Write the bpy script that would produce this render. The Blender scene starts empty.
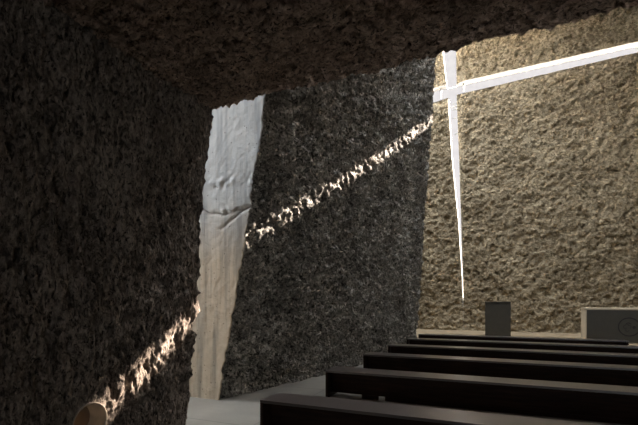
import bpy, bmesh, math, random
from mathutils import Vector, noise
random.seed(7)
scene = bpy.context.scene
C = scene.collection
R = math.radians

# ------------------------------------------------------------------ helpers
def link(name, me, mats, parent=None, smooth=False):
    o = bpy.data.objects.new(name, me)
    C.objects.link(o)
    for m in (mats if isinstance(mats, (list, tuple)) else [mats]):
        me.materials.append(m)
    if parent: o.parent = parent
    if smooth:
        me.polygons.foreach_set('use_smooth', [True] * len(me.polygons))
    me.update()
    return o

def tag(o, label=None, cat=None, group=None, kind=None):
    if label: o['label'] = label
    if cat: o['category'] = cat
    if group: o['group'] = group
    if kind: o['kind'] = kind
    return o

def structure(o):
    o['kind'] = 'structure'
    return o

def empty(name, loc, rz=0):
    o = bpy.data.objects.new(name, None)
    o.location = loc; o.rotation_euler = (0, 0, rz)
    o.empty_display_size = .2
    C.objects.link(o)
    return o

def boxes(name, lst, mat, parent=None, bevel=0.0):
    """lst of (x0,x1,y0,y1,z0,z1)"""
    bm = bmesh.new()
    for (x0, x1, y0, y1, z0, z1) in lst:
        r = bmesh.ops.create_cube(bm, size=1)
        for v in r['verts']:
            v.co = Vector((x0 + (v.co.x + .5) * (x1 - x0), y0 + (v.co.y + .5) * (y1 - y0), z0 + (v.co.z + .5) * (z1 - z0)))
    if bevel:
        bmesh.ops.bevel(bm, geom=bm.edges[:], offset=bevel, segments=2, affect='EDGES', profile=.6)
    me = bpy.data.meshes.new(name)
    bm.to_mesh(me); bm.free()
    return link(name, me, mat, parent)

class Grid:
    """collects parametric patches, welded along their common edges"""
    def __init__(s): s.v = []; s.k = {}; s.f = []; s.m = []
    def vid(s, p):
        key = (round(p[0], 4), round(p[1], 4), round(p[2], 4))
        i = s.k.get(key)
        if i is None:
            i = s.k[key] = len(s.v); s.v.append(p)
        return i
    def patch(s, f, us, vs, mat=0):
        rows = [[s.vid(f(u, v)) for u in us] for v in vs]
        for j in range(len(vs) - 1):
            a, b = rows[j], rows[j + 1]
            for i in range(len(us) - 1):
                q = []
                for t in (a[i], a[i + 1], b[i + 1], b[i]):
                    if t not in q: q.append(t)
                if len(q) >= 3:
                    s.f.append(q); s.m.append(mat)
    def build(s, name, mats, disp=None, parent=None, smooth=True):
        me = bpy.data.meshes.new(name)
        me.from_pydata(s.v, [], s.f)
        me.update()
        n = len(s.v)
        nor = [0.0] * (3 * n); me.vertex_normals.foreach_get('vector', nor)
        if disp:
            co = []
            for i in range(n):
                p = Vector(s.v[i]); q = disp(p, Vector(nor[3 * i:3 * i + 3]))
                co.extend(q)
            me.vertices.foreach_set('co', co)
        me.polygons.foreach_set('material_index', s.m)
        o = link(name, me, mats, parent, smooth)
        return o

def lin(a, b, n): return [a + (b - a) * i / n for i in range(n + 1)]
def steps(*segs):
    """segs: (a, b, spacing) runs joined together"""
    out = []
    for a, b, d in segs:
        r = lin(a, b, max(1, int(round(abs(b - a) / d))))
        out += r if not out else r[1:]
    return out
def sm(x, a, b):
    t = max(0.0, min(1.0, (x - a) / (b - a))); return t * t * (3 - 2 * t)

def crag(p, k, stretch=(1, 1, 1), seed=0):
    """chipped-concrete relief, about -1..1"""
    q = Vector((p.x * stretch[0], p.y * stretch[1], p.z * stretch[2])) * k + Vector((seed, seed * .7, -seed * .4))
    w = noise.noise_vector(q * .6) * .6
    q2 = q + w
    d, _ = noise.voronoi(q2 * .75)
    a = (d[1] - d[0])                   # 0 on the cell edges: crumbly lumps
    b = noise.fractal(q2 * 1.3, .8, 2.1, 4)
    return (min(a, .7) - .3) * .9 + b * .75

# ------------------------------------------------------------------ materials
def mat_new(name):
    m = bpy.data.materials.new(name); m.use_nodes = True
    nt = m.node_tree; b = nt.nodes['Principled BSDF']
    return m, nt, b
def N(nt, t, **kw):
    n = nt.nodes.new(t)
    for k, v in kw.items():
        if k.startswith('i_'): n.inputs[k[2:].replace('_', ' ')].default_value = v
        else: setattr(n, k, v)
    return n
def ramp(nt, stops):
    r = nt.nodes.new('ShaderNodeValToRGB'); e = r.color_ramp.elements
    e[0].position, e[0].color = stops[0][0], (*stops[0][1], 1)
    e[1].position, e[1].color = stops[-1][0], (*stops[-1][1], 1)
    for p, c in stops[1:-1]:
        x = e.new(p); x.color = (*c, 1)
    return r
def coords(nt, scale=(1, 1, 1)):
    tc = nt.nodes.new('ShaderNodeTexCoord'); mp = nt.nodes.new('ShaderNodeMapping')
    mp.inputs['Scale'].default_value = scale
    nt.links.new(tc.outputs['Object'], mp.inputs['Vector'])
    return mp.outputs['Vector']

def rock(name, c0, c1, c2, dark, scale=1.0, stretch=(1, 1, 1), bump=.6, dist=.03, pit_shade=.85):
    m, nt, b = mat_new(name); L = nt.links.new
    v = coords(nt, stretch)
    big = N(nt, 'ShaderNodeTexNoise', i_Scale=.9 * scale, i_Detail=5.0); L(v, big.inputs['Vector'])
    fine = N(nt, 'ShaderNodeTexNoise', i_Scale=13.0 * scale, i_Detail=7.0, i_Roughness=.75); L(v, fine.inputs['Vector'])
    vor2 = N(nt, 'ShaderNodeTexVoronoi', i_Scale=17.0 * scale, i_Randomness=1.0); L(v, vor2.inputs['Vector'])
    mix = N(nt, 'ShaderNodeMath', operation='MULTIPLY_ADD'); L(big.outputs['Fac'], mix.inputs[0]); mix.inputs[1].default_value = .45
    L(fine.outputs['Fac'], mix.inputs[2])
    r = ramp(nt, [(.52, c0), (.70, c1), (.88, c2)]); L(mix.outputs[0], r.inputs['Fac'])
    # shade of the pits painted into the colour, ragged at two sizes
    def pit_mask(sc, lo, hi, dis):
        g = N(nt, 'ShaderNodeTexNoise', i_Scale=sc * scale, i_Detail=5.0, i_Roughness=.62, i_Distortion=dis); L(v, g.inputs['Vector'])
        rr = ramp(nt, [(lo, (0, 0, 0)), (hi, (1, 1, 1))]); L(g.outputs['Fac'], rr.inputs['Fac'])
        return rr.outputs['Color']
    s1, s2 = pit_mask(7.0, .54 , .66, 1.2), pit_mask(17.0, .52, .64, .8)
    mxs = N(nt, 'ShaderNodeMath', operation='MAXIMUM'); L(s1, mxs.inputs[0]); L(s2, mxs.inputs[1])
    lv = N(nt, 'ShaderNodeMath', operation='MULTIPLY'); L(mxs.outputs[0], lv.inputs[0]); lv.inputs[1].default_value = pit_shade
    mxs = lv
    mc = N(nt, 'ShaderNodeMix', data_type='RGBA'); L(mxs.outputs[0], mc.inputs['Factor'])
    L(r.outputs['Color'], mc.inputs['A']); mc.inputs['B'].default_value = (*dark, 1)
    L(mc.outputs['Result'], b.inputs['Base Color'])
    b.inputs['Roughness'].default_value = .93
    b.inputs['Specular IOR Level'].default_value = .2
    h = N(nt, 'ShaderNodeMath', operation='MULTIPLY_ADD'); L(mxs.outputs[0], h.inputs[0]); h.inputs[1].default_value = -.8
    L(fine.outputs['Fac'], h.inputs[2])
    h2 = N(nt, 'ShaderNodeMath', operation='MULTIPLY_ADD'); L(vor2.outputs['Distance'], h2.inputs[0]); h2.inputs[1].default_value = .5
    L(h.outputs[0], h2.inputs[2])
    bp = N(nt, 'ShaderNodeBump', i_Strength=bump, i_Distance=dist); L(h2.outputs[0], bp.inputs['Height'])
    L(bp.outputs['Normal'], b.inputs['Normal'])
    return m

M_altar = rock('chipped_warm_lit_concrete', (.24, .187, .115), (.41, .325, .208), (.60, .49, .325), (.10, .075, .043), .72, (1, 1, 1.2), bump=1, dist=.10, pit_shade=.7)  # same stone as the block; warm light put into its colour
M_block = rock('chipped_grey_concrete', (.17, .155, .135), (.36, .335, .295), (.74, .69, .61), (.035, .031, .026), 1.2, bump=1, dist=.07, pit_shade=.92)
M_left = rock('chipped_brown_grey_concrete', (.13, .10, .08), (.31, .25, .20), (.56, .465, .39), (.04, .032, .026), 1.7, (1.25, 1.25, .6), bump=.9, dist=.05, pit_shade=.9)
M_ceil = rock('chipped_brown_concrete', (.25, .165, .12), (.47, .335, .25), (.68, .51, .40), (.055, .037, .028), 1.9, (.8, 1.2, 1), bump=.9, dist=.045, pit_shade=.9)
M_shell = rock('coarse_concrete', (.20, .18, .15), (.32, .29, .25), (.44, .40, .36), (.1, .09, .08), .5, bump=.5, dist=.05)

# formwork-smooth concrete: paler above, warmer below, joint near 3 m
def smooth_concrete():
    m, nt, b = mat_new('smooth_cast_concrete'); L = nt.links.new
    v = coords(nt)
    sep = N(nt, 'ShaderNodeSeparateXYZ'); L(v, sep.inputs[0])
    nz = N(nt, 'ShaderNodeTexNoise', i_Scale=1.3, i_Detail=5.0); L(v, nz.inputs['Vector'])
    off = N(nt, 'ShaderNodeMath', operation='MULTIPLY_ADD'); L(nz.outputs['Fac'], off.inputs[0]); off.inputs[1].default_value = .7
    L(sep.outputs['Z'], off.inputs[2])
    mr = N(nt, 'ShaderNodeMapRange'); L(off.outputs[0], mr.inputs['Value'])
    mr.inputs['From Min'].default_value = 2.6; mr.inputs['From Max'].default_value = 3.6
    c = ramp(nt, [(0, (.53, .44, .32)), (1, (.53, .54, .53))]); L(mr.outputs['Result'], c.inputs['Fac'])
    vs = coords(nt, (5, 1, .35))
    st = N(nt, 'ShaderNodeTexNoise', i_Scale=1.6, i_Detail=6.0, i_Roughness=.6); L(vs, st.inputs['Vector'])
    cr = ramp(nt, [(.36, (.50, .52, .55)), (.56, (1.06, 1.05, 1.03))]); L(st.outputs['Fac'], cr.inputs['Fac'])
    mx = N(nt, 'ShaderNodeMix', data_type='RGBA', blend_type='MULTIPLY'); mx.inputs['Factor'].default_value = .8
    L(c.outputs['Color'], mx.inputs['A']); L(cr.outputs['Color'], mx.inputs['B'])
    pit = N(nt, 'ShaderNodeTexVoronoi', i_Scale=10.0, i_Randomness=1.0); L(v, pit.inputs['Vector'])
    pr = ramp(nt, [(.07, (.20, .17, .14)), (.12, (1, 1, 1))]); L(pit.outputs['Distance'], pr.inputs['Fac'])
    m3 = N(nt, 'ShaderNodeMix', data_type='RGBA', blend_type='MULTIPLY'); m3.inputs['Factor'].default_value = .8
    L(mx.outputs['Result'], m3.inputs['A']); L(pr.outputs['Color'], m3.inputs['B'])
    L(m3.outputs['Result'], b.inputs['Base Color'])
    b.inputs['Roughness'].default_value = .75
    fn = N(nt, 'ShaderNodeTexNoise', i_Scale=18.0, i_Detail=6.0); L(v, fn.inputs['Vector'])
    ad = N(nt, 'ShaderNodeMath', operation='MULTIPLY_ADD'); L(pr.outputs['Color'], ad.inputs[0]); ad.inputs[1].default_value = .6
    L(fn.outputs['Fac'], ad.inputs[2])
    bp = N(nt, 'ShaderNodeBump', i_Strength=.35, i_Distance=.02); L(ad.outputs[0], bp.inputs['Height'])
    L(bp.outputs['Normal'], b.inputs['Normal'])
    return m
M_smooth = smooth_concrete()

def plain(name, col, rough=.6, var=.15, scale=6, bump=.1, metallic=0, spec=.5):
    m, nt, b = mat_new(name); L = nt.links.new
    v = coords(nt)
    n = N(nt, 'ShaderNodeTexNoise', i_Scale=float(scale), i_Detail=6.0); L(v, n.inputs['Vector'])
    r = ramp(nt, [(.3, tuple(x * (1 - var) for x in col)), (.7, tuple(min(1, x * (1 + var)) for x in col))])
    L(n.outputs['Fac'], r.inputs['Fac']); L(r.outputs['Color'], b.inputs['Base Color'])
    b.inputs['Roughness'].default_value = rough; b.inputs['Metallic'].default_value = metallic
    b.inputs['Specular IOR Level'].default_value = spec
    bp = N(nt, 'ShaderNodeBump', i_Strength=bump, i_Distance=.01); L(n.outputs['Fac'], bp.inputs['Height'])
    L(bp.outputs['Normal'], b.inputs['Normal'])
    return m
M_reveal = plain('pale_formed_concrete', (.72, .71, .68), .7, .06, 3, .1)
M_stone = plain('pale_altar_stone', (.52, .44, .32), .55, .10, 5, .08)
M_dark = plain('dark_stone_and_shade', (.040, .036, .027), .5, .12, 6, .08)  # ambo stone, also holds the shade of the altar front
M_engrave = plain('blackened_engraving', (.010, .010, .009), .8, .1, 6, .0)
M_steel = plain('dull_grey_steel', (.35, .34, .31), .45, .1, 10, .05, .6)
M_pipe = plain('pale_tan_pipe', (.40, .33, .25), .7, .12, 14, .1)
M_pipe_back = plain('brown_pipe_back', (.20, .145, .10), .9, .15, 14, .2)  # darker brown than the pipe wall so the depth shows
M_plat = plain('tan_platform_stone', (.27, .205, .125), .9, .10, 2, .06)

def floor_mat():
    m, nt, b = mat_new('polished_concrete_floor'); L = nt.links.new
    v = coords(nt)
    n = N(nt, 'ShaderNodeTexNoise', i_Scale=.8, i_Detail=8.0, i_Roughness=.62); L(v, n.inputs['Vector'])
    r = ramp(nt, [(.3, (.14, .127, .108)), (.55, (.235, .218, .188)), (.75, (.31, .288, .25))])
    L(n.outputs['Fac'], r.inputs['Fac'])
    # sawn joints every 2.4 m
    sep = N(nt, 'ShaderNodeSeparateXYZ'); L(v, sep.inputs[0])
    fac = None
    for ax, ofs in (('X', .55), ('Y', .25)):
        a = N(nt, 'ShaderNodeMath', operation='ADD'); L(sep.outputs[ax], a.inputs[0]); a.inputs[1].default_value = 24 + ofs
        md = N(nt, 'ShaderNodeMath', operation='MODULO'); L(a.outputs[0], md.inputs[0]); md.inputs[1].default_value = 2.4
        lt = N(nt, 'ShaderNodeMath', operation='LESS_THAN'); L(md.outputs[0], lt.inputs[0]); lt.inputs[1].default_value = .012
        if fac is None: fac = lt.outputs[0]
        else:
            mxx = N(nt, 'ShaderNodeMath', operation='MAXIMUM'); L(fac, mxx.inputs[0]); L(lt.outputs[0], mxx.inputs[1]); fac = mxx.outputs[0]
    mx = N(nt, 'ShaderNodeMix', data_type='RGBA'); L(fac, mx.inputs['Factor'])
    L(r.outputs['Color'], mx.inputs['A']); mx.inputs['B'].default_value = (.06, .055, .05, 1)
    L(mx.outputs['Result'], b.inputs['Base Color'])
    rr = N(nt, 'ShaderNodeMapRange'); L(n.outputs['Fac'], rr.inputs['Value']); rr.inputs['To Min'].default_value = .3; rr.inputs['To Max'].default_value = .55
    L(rr.outputs['Result'], b.inputs['Roughness'])
    bp = N(nt, 'ShaderNodeBump', i_Strength=.12, i_Distance=.01); L(n.outputs['Fac'], bp.inputs['Height'])
    L(bp.outputs['Normal'], b.inputs['Normal'])
    return m
M_floor = floor_mat()

def wood(name, rough, spec, coat, k=1.0, t=(1, 1, 1)):
    m, nt, b = mat_new(name); L = nt.links.new
    v = coords(nt, (.8, 9, 9))
    n = N(nt, 'ShaderNodeTexNoise', i_Scale=3.0, i_Detail=8.0, i_Roughness=.6, i_Distortion=.4); L(v, n.inputs['Vector'])
    r = ramp(nt, [(.3, (.020 * k * t[0], .010 * k * t[1], .008 * k * t[2])), (.55, (.040 * k * t[0], .020 * k * t[1], .014 * k * t[2])), (.75, (.066 * k * t[0], .034 * k * t[1], .023 * k * t[2]))])
    L(n.outputs['Fac'], r.inputs['Fac']); L(r.outputs['Color'], b.inputs['Base Color'])
    b.inputs['Roughness'].default_value = rough
    b.inputs['Specular IOR Level'].default_value = spec
    b.inputs['Coat Weight'].default_value = coat; b.inputs['Coat Roughness'].default_value = rough
    bp = N(nt, 'ShaderNodeBump', i_Strength=.10, i_Distance=.003); L(n.outputs['Fac'], bp.inputs['Height'])
    L(bp.outputs['Normal'], b.inputs['Normal'])
    return m
M_wood = wood('dark_stained_wood', .6, .12, 0, .6)
M_seat = wood('varnished_wood_reflected_light', .31, 1.0, 1.0, 1.0, (.85, 1.15, 1.4))  # same wood, greyer: light reflected on the tops put into the colour

# ------------------------------------------------------------------ setting
ZR = 15.0            # nave roof
ZC = 3.82            # low ceiling over the entrance bay
ALT = 20.6           # face of the altar wall

structure(boxes('floor', [(-9.5, 9, -8.3, 21.1, -.3, 0)], M_floor))
structure(boxes('wall_right', [(8.5, 9, -8, 21.1, 0, ZR)], M_shell))
structure(boxes('wall_rear', [(-9, 4.8, -8.3, -8, 0, ZR), (5.9, 8.5, -8.3, -8, 0, ZR), (4.8, 5.9, -8.3, -8, 2.15, ZR)], M_shell))  # rear opening added out of view to brighten the left wall

# outer left wall, with a tall opening at the end of the side gap
structure(boxes('wall_outer', [(-9.5, -9, -8, 4.0, 0, ZR), (-9.5, -9, 5.5, 21.1, 0, ZR),
                               (-9.5, -9, 4.0, 5.5, 0, .3), (-9.5, -9, 4.0, 5.5, 10, ZR)], M_shell))

# unseen roof: daylight shafts sized to light the walls, kerbs added to block sun
def roof():
    holes = UNSEEN_SHAFTS
    xs = sorted({-9.5, 9} | {h[0] for h in holes} | {h[1] for h in holes})
    ys = sorted({-8.3, 21.1} | {h[2] for h in holes} | {h[3] for h in holes})
    lst = []
    for j in range(len(ys) - 1):
        i = 0
        while i < len(xs) - 1:
            cy = (ys[j] + ys[j + 1]) / 2
            inside = lambda a: any(h[0] < (xs[a] + xs[a + 1]) / 2 < h[1] and h[2] < cy < h[3] for h in holes)
            if inside(i): i += 1; continue
            k = i
            while k + 1 < len(xs) - 1 and not inside(k + 1): k += 1
            lst.append((xs[i], xs[k + 1], ys[j], ys[j + 1], ZR, ZR + .4)); i = k + 1
    for (x0, x1, y0, y1) in holes:
        kz = ZR + .4 + (y1 - y0) * .8 + .3
        lst.append((x0 - .2, x1 + .2, y1, y1 + .2, ZR + .4, kz))
        lst.append((x1, x1 + .2, y0, y1, ZR + .4, kz))
    return boxes('unseen_roof', lst, M_shell)
UNSEEN_SHAFTS = [(-2.6, 1.2, 15.0, 17.8), (-8.8, -3.0, 14.2, 19.3), (-8.8, -3.5, -.5, 5.4), (-2.0, 5.0, 8.0, 12.0)]
structure(roof())

# --- low ceiling: underside and front of a great chipped mass
def ceiling():
    g = Grid()
    x0, x1 = -9.0, 8.5
    fr = lambda x: 4.03 - (x + 3.12) * .03          # front edge, very slightly skew
    us = steps((x0, -3.4, .2), (-3.4, 3.2, .018), (3.2, x1, .15))
    vs = steps((-8, -.5, .3), (-.5, 1.0, .04), (1.0, 3.5, .018))
    vs2 = steps((0, 1, .012))
    g.patch(lambda u, v: (u, v, ZC), us, list(reversed(vs)))
    g.patch(lambda u, v: (u, 3.5 + (fr(u) - 3.5) * v, ZC), us, list(reversed(lin(0, 1, 34))))
    zs = steps((ZC, ZC + .5, .02), (ZC + .5, ZR, .4))
    g.patch(lambda u, v: (u, fr(u), v if u > -3.45 else min(v, 7.0)), us, list(reversed(zs)))
    def disp(p, n):
        a = noise.fractal(p * .9, 1, 2, 2) * .035
        b = crag(p, 8, (1, 1.0, 1), 3) * .034 + crag(p, 19, (1, 1, 1), 9) * .022
        b -= .04 * sm(noise.fractal(Vector((p.x * .7, p.y, p.z)) * 13, .9, 2, 3), .12, .55)
        return p + n * (a + b)
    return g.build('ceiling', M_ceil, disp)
structure(ceiling())
structure(boxes('trim_1', [(-3.42, 8.5, -8, 3.55, ZC + .25, ZR), (-9, -3.42, -8, 3.55, ZC + .25, 7.0)], M_shell))

# --- left wall: leans into the room, with a round pipe mouth low down
HY, HZ, HR = 2.56, .545, .158
def leftx(z): return -3.31 + .052 * z
def left_wall():
    g = Grid()
    # top leans slightly away at its end edge
    ye = lambda z: 3.79 + .06 * z
    zs = steps((0, ZC + .1, .0135))
    us = steps((-8, -1, .25), (-1, 1.0, .06), (1.0, 3.5, .0125))
    g.patch(lambda u, v: (leftx(v), u, v), us, zs)
    g.patch(lambda u, v: (leftx(v), 3.5 + (ye(v) - 3.5) * u, v), lin(0, 1, 30), zs)
    g.patch(lambda u, v: (leftx(v) - u, ye(v), v), steps((0, .5, .016), (.5, 5.4, .3)), zs)
    def disp(p, n):
        a = noise.fractal(p * 1.1, 1, 2, 2) * .035
        b = crag(p, 8, (1, 1, .55), 21) * .036 + crag(p, 20, (1, 1, .55), 5) * .020
        pit = sm(noise.fractal(Vector((p.x, p.y, p.z * .5)) * 13 + Vector((4, 4, 4)), .9, 2, 3), .12, .55)
        b -= .05 * pit
        d = math.hypot(p.y - HY, p.z - HZ)
        k = sm(d, HR + .01, HR + .09) if p.x > leftx(p.z) - .05 else 1
        return p + n * ((a + b) * (k * .9 + .1))
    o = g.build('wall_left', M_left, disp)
    bm = bmesh.new(); bm.from_mesh(o.data)
    cut = [f for f in bm.faces if f.normal.x > .2 and math.hypot(f.calc_center_median().y - HY, f.calc_center_median().z - HZ) < HR]
    bmesh.ops.delete(bm, geom=cut, context='FACES')
    bm.to_mesh(o.data); bm.free()
    return o
wl = structure(left_wall())
structure(boxes('trim_2', [(-9, -3.9, -8, 3.6, 0, ZC + .1)], M_shell))

def round_niche():
    bm = bmesh.new(); n = 48
    xf = leftx(HZ)
    prof = [(-.005, HR + .014), (.006, HR + .009), (.007, HR + .004), (.0, HR - .002), (-.02, HR - .004), (-.20, HR - .012)]
    rings = []
    for (dx, r) in prof:
        rings.append([bm.verts.new((xf + dx + (r * math.sin(2 * math.pi * i / n)) * .073, HY + r * math.cos(2 * math.pi * i / n), HZ + r * math.sin(2 * math.pi * i / n))) for i in range(n)])
    base = [bm.verts.new((xf - .03, HY + (HR + .014) * math.cos(2 * math.pi * i / n), HZ + (HR + .014) * math.sin(2 * math.pi * i / n))) for i in range(n)]
    rings.insert(0, base)
    for a, b in zip(rings, rings[1:]):
        for i in range(n):
            bm.faces.new((a[i], b[i], b[(i + 1) % n], a[(i + 1) % n]))
    me = bpy.data.meshes.new('pipe_mouth'); bm.to_mesh(me); bm.free()
    o = link('pipe_mouth', me, M_pipe, wl, True)
    o['label'] = 'pale tan round pipe mouth set in the dark chipped wall'
    bm = bmesh.new()
    ring = [bm.verts.new((xf - .195, HY + (HR - .01) * math.cos(2 * math.pi * i / n), HZ + (HR - .01) * math.sin(2 * math.pi * i / n))) for i in range(n)]
    bm.faces.new(ring)
    ring2 = [bm.verts.new((v.co.x - .02, v.co.y, v.co.z)) for v in ring]
    bm.faces.new(list(reversed(ring2)))
    for i in range(n): bm.faces.new((ring[i], ring2[i], ring2[(i + 1) % n], ring[(i + 1) % n]))
    bmesh.ops.recalc_face_normals(bm, faces=bm.faces[:])
    me = bpy.data.meshes.new('pipe_end'); bm.to_mesh(me); bm.free()
    link('pipe_end', me, M_pipe_back, wl)['label'] = 'darker brown closed back of the pipe'
round_niche()

# --- the great block: smooth cast end, chipped flank, both leaning over the nave
def block():
    g = Grid()
    YN, YF = 5.56, 13.8
    def nx(z): return -4.2 + .205 * min(z, 2.5) + .167 * max(0, min(z, 6) - 2.5) + .05 * max(0, z - 6)
    def fx(z): return -2.62 + .0688 * z
    def flank(u, v):
        t = (u - YN) / (YF - YN)
        return (nx(v) * (1 - t) + fx(v) * t + .5 * t * (1 - t), u, v)
    zs = steps((0, 6.2, .026), (6.2, 10, .036), (10, ZR, .25))
    ys = steps((YN, 8, .028), (8, YF, .04))
    g.patch(flank, ys, zs, 0)
    ce = steps((0, 2.0, .03), (2.0, 4.0, .25))
    g.patch(lambda u, v: (nx(v) - u, YN, v), list(reversed(ce)), zs, 1)
    g.patch(lambda u, v: (nx(v) - 4.0 - u * (9 + nx(v) - 4.0), YN, v), [0, .001], [0, .001], 1) if False else None
    g.patch(lambda u, v: (fx(v) - u, YF, v), steps((0, 1.0, .05), (1.0, 6, .4)), zs, 0)
    def disp(p, n):
        endface = p.y < YN + 1e-4 and p.x < nx(p.z) - .001
        if endface:
            d = nx(p.z) - p.x
            # ragged arris: the skin has broken away near the chipped flank
            k = 1 - sm(d, 0, .12)
            q = p.copy()
            q.x += k * (.05 * noise.noise(Vector((0, 1.7, p.z * 2.1))) + .05 * noise.noise(Vector((3, 0, p.z * 7))) + .02 * noise.noise(Vector((3, 0, p.z * 21))))
            jz = 3.02 + .10 * noise.noise(Vector((p.x * 1.6, 0, 5))) + .04 * noise.noise(Vector((p.x * 7, 0, 5)))
            w = .018 + .02 * abs(noise.noise(Vector((p.x * 3, 2, 2))))
            q.y += .035 * math.exp(-((p.z - jz) / w) ** 2)
            if p.z > jz: q.y += .05 * noise.fractal(p * 13, .8, 2, 4) * sm(3.7 - p.z, 0, .5) * sm(noise.noise(p * 2.0) + .25, 0, .3)
            q.y += .004 * noise.fractal(p * 9, 1, 2, 3)
            # broken second crack running up to the flank
            jz2 = 2.72 + .35 * sm(-p.x, 4.3, 3.5) + .05 * noise.noise(Vector((p.x * 5, 3, 1)))
            q.y += .03 * math.exp(-((p.z - jz2) / .02) ** 2) * sm(p.x, -4.3, -4.0)
            q.y += .004 * noise.noise(Vector((p.x * 4, 0, p.z * .6)))
            return q
        a = noise.fractal(p * .8, 1, 2, 2) * .05
        b = crag(p, 5.0, (1, 1, 1), 13) * .06 + crag(p, 11, (1, 1, 1), 31) * .04
        b -= .06 * sm(noise.fractal(p * 7.5, .9, 2, 3), .12, .5)
        foot = .35 + .65 * sm(p.z, 0, .4)
        flare = .05 * (1 - sm(p.z, .0, .14)) * (.5 + noise.noise(p * 2)) * (1 - sm(p.y, 9.5, 11.5)) * sm(p.y, YN, YN + .6)
        q = p + n * ((a + b - .01) * foot)
        q.x += flare
        if p.y < YN + .001:
            q = p.copy()
            q.x += .05 * noise.noise(Vector((0, 1.7, p.z * 2.1))) + .05 * noise.noise(Vector((3, 0, p.z * 7))) + .02 * noise.noise(Vector((3, 0, p.z * 21)))
        return q
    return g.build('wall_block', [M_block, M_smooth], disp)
structure(block())
structure(boxes('trim_3', [(-9, -7.6, 5.6, 13.7, 0, ZR)], M_smooth))

# --- altar wall with the cross cut through it
def poly(pts, z):
    for (a, b), (c, d) in zip(pts, pts[1:]):
        if z <= c: return b + (d - b) * (z - a) / (c - a)
    return pts[-1][1]
def xr(z):   # right edge of the upright slit
    return poly([(0, -1.76), (2.1, -1.775), (5.2, -1.86), (8.1, -1.96), (10.95, -2.07), (13.1, -2.10), (15, -2.12)], z)
def xl(z):   # left edge
    return poly([(0, -1.765), (1.3, -1.775), (1.7, -1.805), (2.6, -1.835), (5.2, -1.99), (8.1, -2.27), (10.95, -2.45), (13.1, -2.67), (15, -2.83)], z)
def ab(x): return 11.05 + .17 * sm(x, -3.2, -1.9) + .35 * (x + 1.9) / 6.75 * (1 if x > -1.9 else 0) - .20 * sm(x, 4.7, 5.6) - .08 * sm(x, 5.4, 5.8)    # arm underside
def at(x): return 11.70 + .22 * (x + 2.4) / 7.25 - .20 * sm(x, 4.7, 5.6) - .08 * sm(x, 5.4, 5.8)                                                        # arm top
AL, AR = -4.2, 5.9
T = .44
def altar_wall():
    g = Grid()
    d0 = .05
    def panel(fl, fr_, fb, ft, nu, nv, T=T):
        def P(y):
            def f(u, v):
                x = 0; z = fb(0) + (ft(0) - fb(0)) * v
                for _ in range(3):
                    x = fl(z) + (fr_(z) - fl(z)) * u
                    z = fb(x) + (ft(x) - fb(x)) * v
                return (x, y, z)
            return f
        F, B = P(ALT), P(ALT + T)
        g.patch(F, nu, nv, 0)
        cu, cv = nu[::6] + ([nu[-1]] if nu[::6][-1] != nu[-1] else []), nv[::6] + ([nv[-1]] if nv[::6][-1] != nv[-1] else [])
        g.patch(B, list(reversed(nu)), nv, 1)
        for fixed in (0, 1):
            g.patch(lambda s, v: (lambda a, b: tuple(a[i] + (b[i] - a[i]) * s for i in range(3)))(F(fixed, v), B(fixed, v)), [0, 1] if fixed else [1, 0], nv, 1)
            g.patch(lambda u, s: (lambda a, b: tuple(a[i] + (b[i] - a[i]) * s for i in range(3)))(F(u, fixed), B(u, fixed)), nu, [1, 0] if fixed else [0, 1], 1)
    c0 = lambda z: -9.0
    c1 = lambda z: 8.5
    zero = lambda x: 0.0
    top = lambda x: ZR
    def uu(n): return lin(0, 1, n)
    # lower right: fine where the photo looks, coarse beyond
    panel(xr, lambda z: AR, zero, ab, uu(165), uu(230))
    panel(lambda z: AR, c1, zero, top, uu(16), uu(60))
    # lower left
    panel(lambda z: AL, xl, zero, ab, uu(50), uu(230))
    panel(c0, lambda z: AL, zero, top, uu(26), uu(70))
    # above the arm
    panel(xr, lambda z: AR, at, top, uu(165), uu(68))
    panel(lambda z: AL, xl, at, top, uu(36), uu(68))
    def disp(p, n):
        if p.y > ALT + .001: return p
        x, z = p.x, p.z
        e = min(abs(x - xr(z)), abs(x - xl(z)))
        if AL < x < AR: e = min(e, abs(z - ab(x)), abs(z - at(x)))
        k = .22 + .78 * sm(e, 0, .16)
        if z < 1.9: k = max(k, .45)
        a = noise.fractal(p * .7, 1, 2, 2) * .07
        r = Vector((p.x * .8 + p.z * .6, p.y, p.z * .8 - p.x * .6))
        b = crag(r, 3.8, (1, 1, 1), 41) * .075 + crag(r, 7.5, (1, 1, 1), 17) * .06
        b -= .09 * sm(noise.fractal(r * 4.2, .9, 2, 3), .12, .5)
        d = (a + b) * k
        # the lower lip of the arm and the right lip of the upright are splayed towards the sky
        lip = 0
        if z < ab(x) + .01 and z > 9 and AL < x < AR: lip = 1 - sm(ab(x) - z, 0, .42)
        if x > xr(z) - .01: lip = max(lip, (1 - sm(x - xr(z), 0, .30)) * sm(z, 6, 9))
        d -= lip * .17
        return Vector((p.x, p.y - d + .0, p.z))
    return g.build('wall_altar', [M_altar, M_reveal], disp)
wa = structure(altar_wall())

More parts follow.
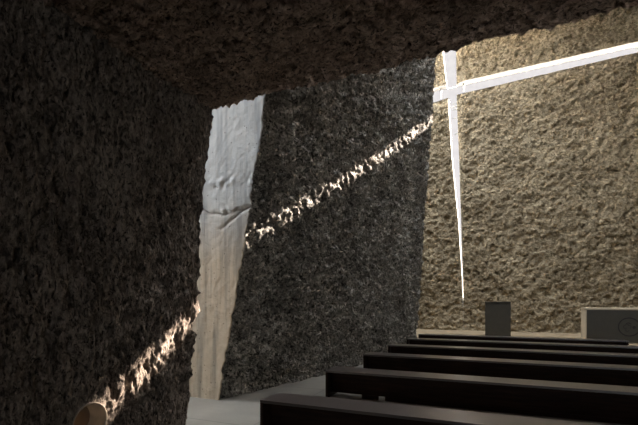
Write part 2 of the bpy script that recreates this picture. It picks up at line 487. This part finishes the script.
def sky_dimming_pane():  # tinted pane added to dim the sky behind the opening
    bm = bmesh.new(); y = ALT + T - .015
    zs = steps((1.6, 11.0, .3)); o = .02
    def strip(pairs):
        vs = [[bm.verts.new((x, y + dy, z)) for (x, z) in pr] for pr in pairs for dy in (0,)]
        for a, b in zip(vs, vs[1:]): bm.faces.new((a[0], a[1], b[1], b[0]))
    zj = 11.05
    strip([((xl(z), z), (xr(z), z)) for z in steps((1.6, zj, .3))])
    strip([((xl(z), z), (xr(z), z)) for z in steps((11.72, ZR, .3))])
    strip([((x, min(ab(x), zj) if xl(11) < x < xr(11) else ab(x)), (x, at(x) + .0)) for x in steps((AL, AR, .1))])
    for f in bm.faces: f.normal_update()
    me = bpy.data.meshes.new('window_1'); bm.to_mesh(me); bm.free()
    m = bpy.data.materials.new('sky_dimming_glass'); m.use_nodes = True
    nt = m.node_tree; nt.nodes.clear(); L = nt.links.new
    out = nt.nodes.new('ShaderNodeOutputMaterial'); tr = nt.nodes.new('ShaderNodeBsdfTransparent')
    v = coords(nt, (2, 2, 2)); n = N(nt, 'ShaderNodeTexNoise', i_Scale=2.0, i_Detail=4.0); L(v, n.inputs['Vector'])
    r = ramp(nt, [(.3, (.0485, .0435, .0405)), (.7, (.054, .0485, .0445))]); L(n.outputs['Fac'], r.inputs['Fac'])
    L(r.outputs['Color'], tr.inputs['Color'])
    L(tr.outputs[0], out.inputs['Surface'])
    return structure(link('window_1', me, m))
sky_dimming_pane()

# thin steel spacers seen in the cross
for i, (z, h) in enumerate(((10.85, .012), (10.70, .014), (10.56, .011), (10.16, .011), (9.40, .04))):
    x1 = xr(z); w = (.24, .26, .24, .22, .15)[i]
    boxes('spacer_bar', [(x1 - w, x1 + .02, ALT + .22, ALT + .27, z - h, z + h)], M_steel, wa)
for x in (-2.80, -1.78):
    boxes('spacer_bar', [(x - .02, x + .02, ALT + .22, ALT + .27, ab(x) + .12, at(x))], M_steel, wa)

# platform of the sanctuary and its low step
structure(boxes('trim_4', [(-8.9, 8.5, 15.7, ALT + .04, 0, .2)], M_plat, bevel=.006))

# ------------------------------------------------------------------ altar and ambo
def ring_mesh(cx, cz, r, w, y, n=48, a0=0, a1=2 * math.pi, sx=1, depth=.006):
    bm = bmesh.new(); closed = abs(a1 - a0 - 2 * math.pi) < 1e-6
    cnt = n if closed else n + 1
    fr, bk = [], []
    for i in range(cnt):
        a = a0 + (a1 - a0) * i / n
        for lst, yy in ((fr, y - depth), (bk, y)):
            lst.append([bm.verts.new((cx + sx * rr * math.cos(a), yy, cz + rr * math.sin(a))) for rr in (r - w / 2, r + w / 2)])
    for i in range(n if closed else n):
        j = (i + 1) % cnt
        bm.faces.new((fr[i][0], fr[i][1], fr[j][1], fr[j][0]))
        bm.faces.new((fr[i][1], bk[i][1], bk[j][1], fr[j][1]))
        bm.faces.new((fr[i][0], fr[j][0], bk[j][0], bk[i][0]))
    if not closed:
        for q in (0, cnt - 1): bm.faces.new((fr[q][0], fr[q][1], bk[q][1], bk[q][0]))
    bmesh.ops.recalc_face_normals(bm, faces=bm.faces[:])
    return bm

ax0, ax1, ay0, ay1, az = 2.46, 4.86, 16.54, 17.45, 1.335
altar = empty('altar', ((ax0 + ax1) / 2, (ay0 + ay1) / 2, .2))
tag(altar, 'long pale grey stone altar with an engraved round emblem on its front, at the right', 'altar')
ox, oy, oz = altar.location
boxes('altar_body', [(ax0 - ox, ax1 - ox, ay0 - oy, ay1 - oy, 0, az - .05 - oz)], M_stone, altar, .006)
boxes('altar_top', [(ax0 - .012 - ox, ax1 + .012 - ox, ay0 - .012 - oy, ay1 + .012 - oy, az - .05 - oz, az - oz)], M_stone, altar, .005)
fp = boxes('shaded_front', [(ax0 + .03 - ox, ax1 - .03 - ox, ay0 - .010 - oy, ay0 + .01 - oy, .02, az - .065 - oz)], M_dark, altar, .003)  # dark sheet: shade of the back-lit front put into its colour
fp['label'] = 'smooth altar front with its shade put into the dark colour'
def emblem():
    y = ay0 - .010 - oy; cx, cz = .0, .53
    parts = [ring_mesh(cx, cz, .29, .032, y),
             ring_mesh(cx - .02, cz + .06, .075, .016, y, 16, R(20), R(170)),
             ring_mesh(cx - .09, cz - .0, .06, .014, y, 16, R(80), R(300)),
             ring_mesh(cx + .0, cz - .0, .05, .014, y, 16, R(-60), R(130)),
             ring_mesh(cx + .13, cz - .01, .028, .03, y, 16),
             ring_mesh(cx - .03, cz + .10, .03, .014, y, 16),
             ring_mesh(cx - .05, cz - .09, .05, .012, y, 16, R(180), R(350))]
    tot = bmesh.new()
    for b in parts:
        me = bpy.data.meshes.new('t'); b.to_mesh(me); b.free(); tot.from_mesh(me); bpy.data.meshes.remove(me)
    me = bpy.data.meshes.new('round_emblem'); tot.to_mesh(me); tot.free()
    o = link('round_emblem', me, M_engrave, altar)
    o['label'] = 'dark engraved circle with small marks inside'
emblem()

ambo = empty('ambo', (-.255, 17.7, .2))
tag(ambo, 'upright dark grey stone reading stand before the chipped wall, below the cross', 'lectern')
boxes('lectern_body', [(-.45, .45, -.16, .16, 0, 1.30)], M_dark, ambo, .006)
boxes('reading_slab', [(-.455, .455, -.18, .2, 1.30, 1.34)], M_dark, ambo, .004)

# ------------------------------------------------------------------ pews
PX0, PX1 = -2.66, 3.17
PL = PX1 - PX0
D, H = .45, .45
def make_pew():
    p = empty('pew', (PX0, 3.58, 0))
    boxes('seat_board', [(0, PL, 0, D, H - .032, H)], M_seat, p, .003)
    for x in (0, PL - .035):
        boxes('end_panel', [(x, x + .035, .002, D - .002, 0, H - .0322)], M_wood, p, .002)
    boxes('back_board', [(.0355, PL - .0355, .20, .225, .062, H - .0325)], M_wood, p, .002)
    lst = [(.56, .83), (.943, PL - .6)]
    for a, b in lst:
        boxes('foot_rail', [(a, b, .19, .235, 0, .0618)], M_wood, p, .002)
    return p
def copy_tree(o, parent=None):
    c = o.copy(); C.objects.link(c)
    if parent: c.parent = parent
    for ch in [x for x in bpy.data.objects if x.parent == o]:
        copy_tree(ch, c)
    return c
pews = [make_pew()]
for _ in range(5): pews.append(copy_tree(pews[0]))
lab = ['dark wooden bench nearest the camera, cut off by the bottom edge of the photo',
       'dark wooden bench second from the camera, its boxed left end standing on bare grey floor',
       'dark wooden bench third from the camera, with an open boxed left end',
       'dark wooden bench fourth from the camera, third from the altar platform',
       'dark wooden bench fifth from the camera, last but one before the altar',
       'dark wooden bench farthest from the camera, right before the reading stand and altar platform']
for p, y, l in zip(pews, (4.19, 6.39, 8.60, 10.60, 12.55, 14.35), lab):
    p.location = (PX0 + (.08, -.03, -.09, -.07, 0, 0)[pews.index(p)], y, 0)
    tag(p, l, 'bench', 'benches in rows facing the altar')

# ------------------------------------------------------------------ light
w = bpy.data.worlds.new('World'); scene.world = w; w.use_nodes = True
bg = w.node_tree.nodes['Background']
bg.inputs['Color'].default_value = (.87, .93, 1.0, 1)
bg.inputs['Strength'].default_value = 16.0

sun = bpy.data.lights.new('sun', 'SUN'); sun.energy = 1000; sun.angle = R(.53); sun.color = (1, .96, .90)
so = bpy.data.objects.new('sun', sun); C.objects.link(so)
sd = Vector((.50, 1, .597))            # towards the sun
so.rotation_euler = sd.to_track_quat('Z', 'Y').to_euler()

def portal(name, loc, rot, sx, sy):
    l = bpy.data.lights.new(name, 'AREA'); l.shape = 'RECTANGLE'; l.size = sx; l.size_y = sy
    l.cycles.is_portal = True
    o = bpy.data.objects.new(name, l); C.objects.link(o); o.location = loc; o.rotation_euler = rot
for (x0, x1, y0, y1) in UNSEEN_SHAFTS:
    portal('skylight_portal', ((x0 + x1) / 2, (y0 + y1) / 2, ZR + .02), (0, 0, 0), x1 - x0, y1 - y0)
portal('gap_portal', (-9.05, 4.75, 5.15), (R(90), 0, R(-90)), 1.5, 9.7)
portal('rear_fill_portal', (5.35, -8.32, 1.08), (R(90), 0, 0), 1.1, 2.15)  # portal of the added rear opening
portal('cross_portal', (.85, ALT + T + .01, 11.45), (R(-90), 0, 0), 10.2, 1.0)
portal('cross_portal', (-2.25, ALT + T + .01, 8.3), (R(-90), 0, 0), 1.2, 13.4)

# ------------------------------------------------------------------ camera
cam = bpy.data.cameras.new('camera'); co = bpy.data.objects.new('camera', cam); C.objects.link(co)
cam.sensor_width = 36; cam.lens = 424 / 638 * 36; cam.shift_y = 87.5 / 638
cam.clip_start = .05
co.location = (0, 0, 1.6); co.rotation_euler = (R(90), 0, R(23.7))
scene.camera = co

scene.view_settings.view_transform = 'Standard'
scene.view_settings.look = 'None'
scene.view_settings.gamma = 1
scene.view_settings.exposure = .22
scene.view_settings.use_curve_mapping = False
scene.cycles.max_bounces = 10
scene.cycles.diffuse_bounces = 8
scene.cycles.caustics_reflective = False
scene.cycles.sample_clamp_indirect = 10
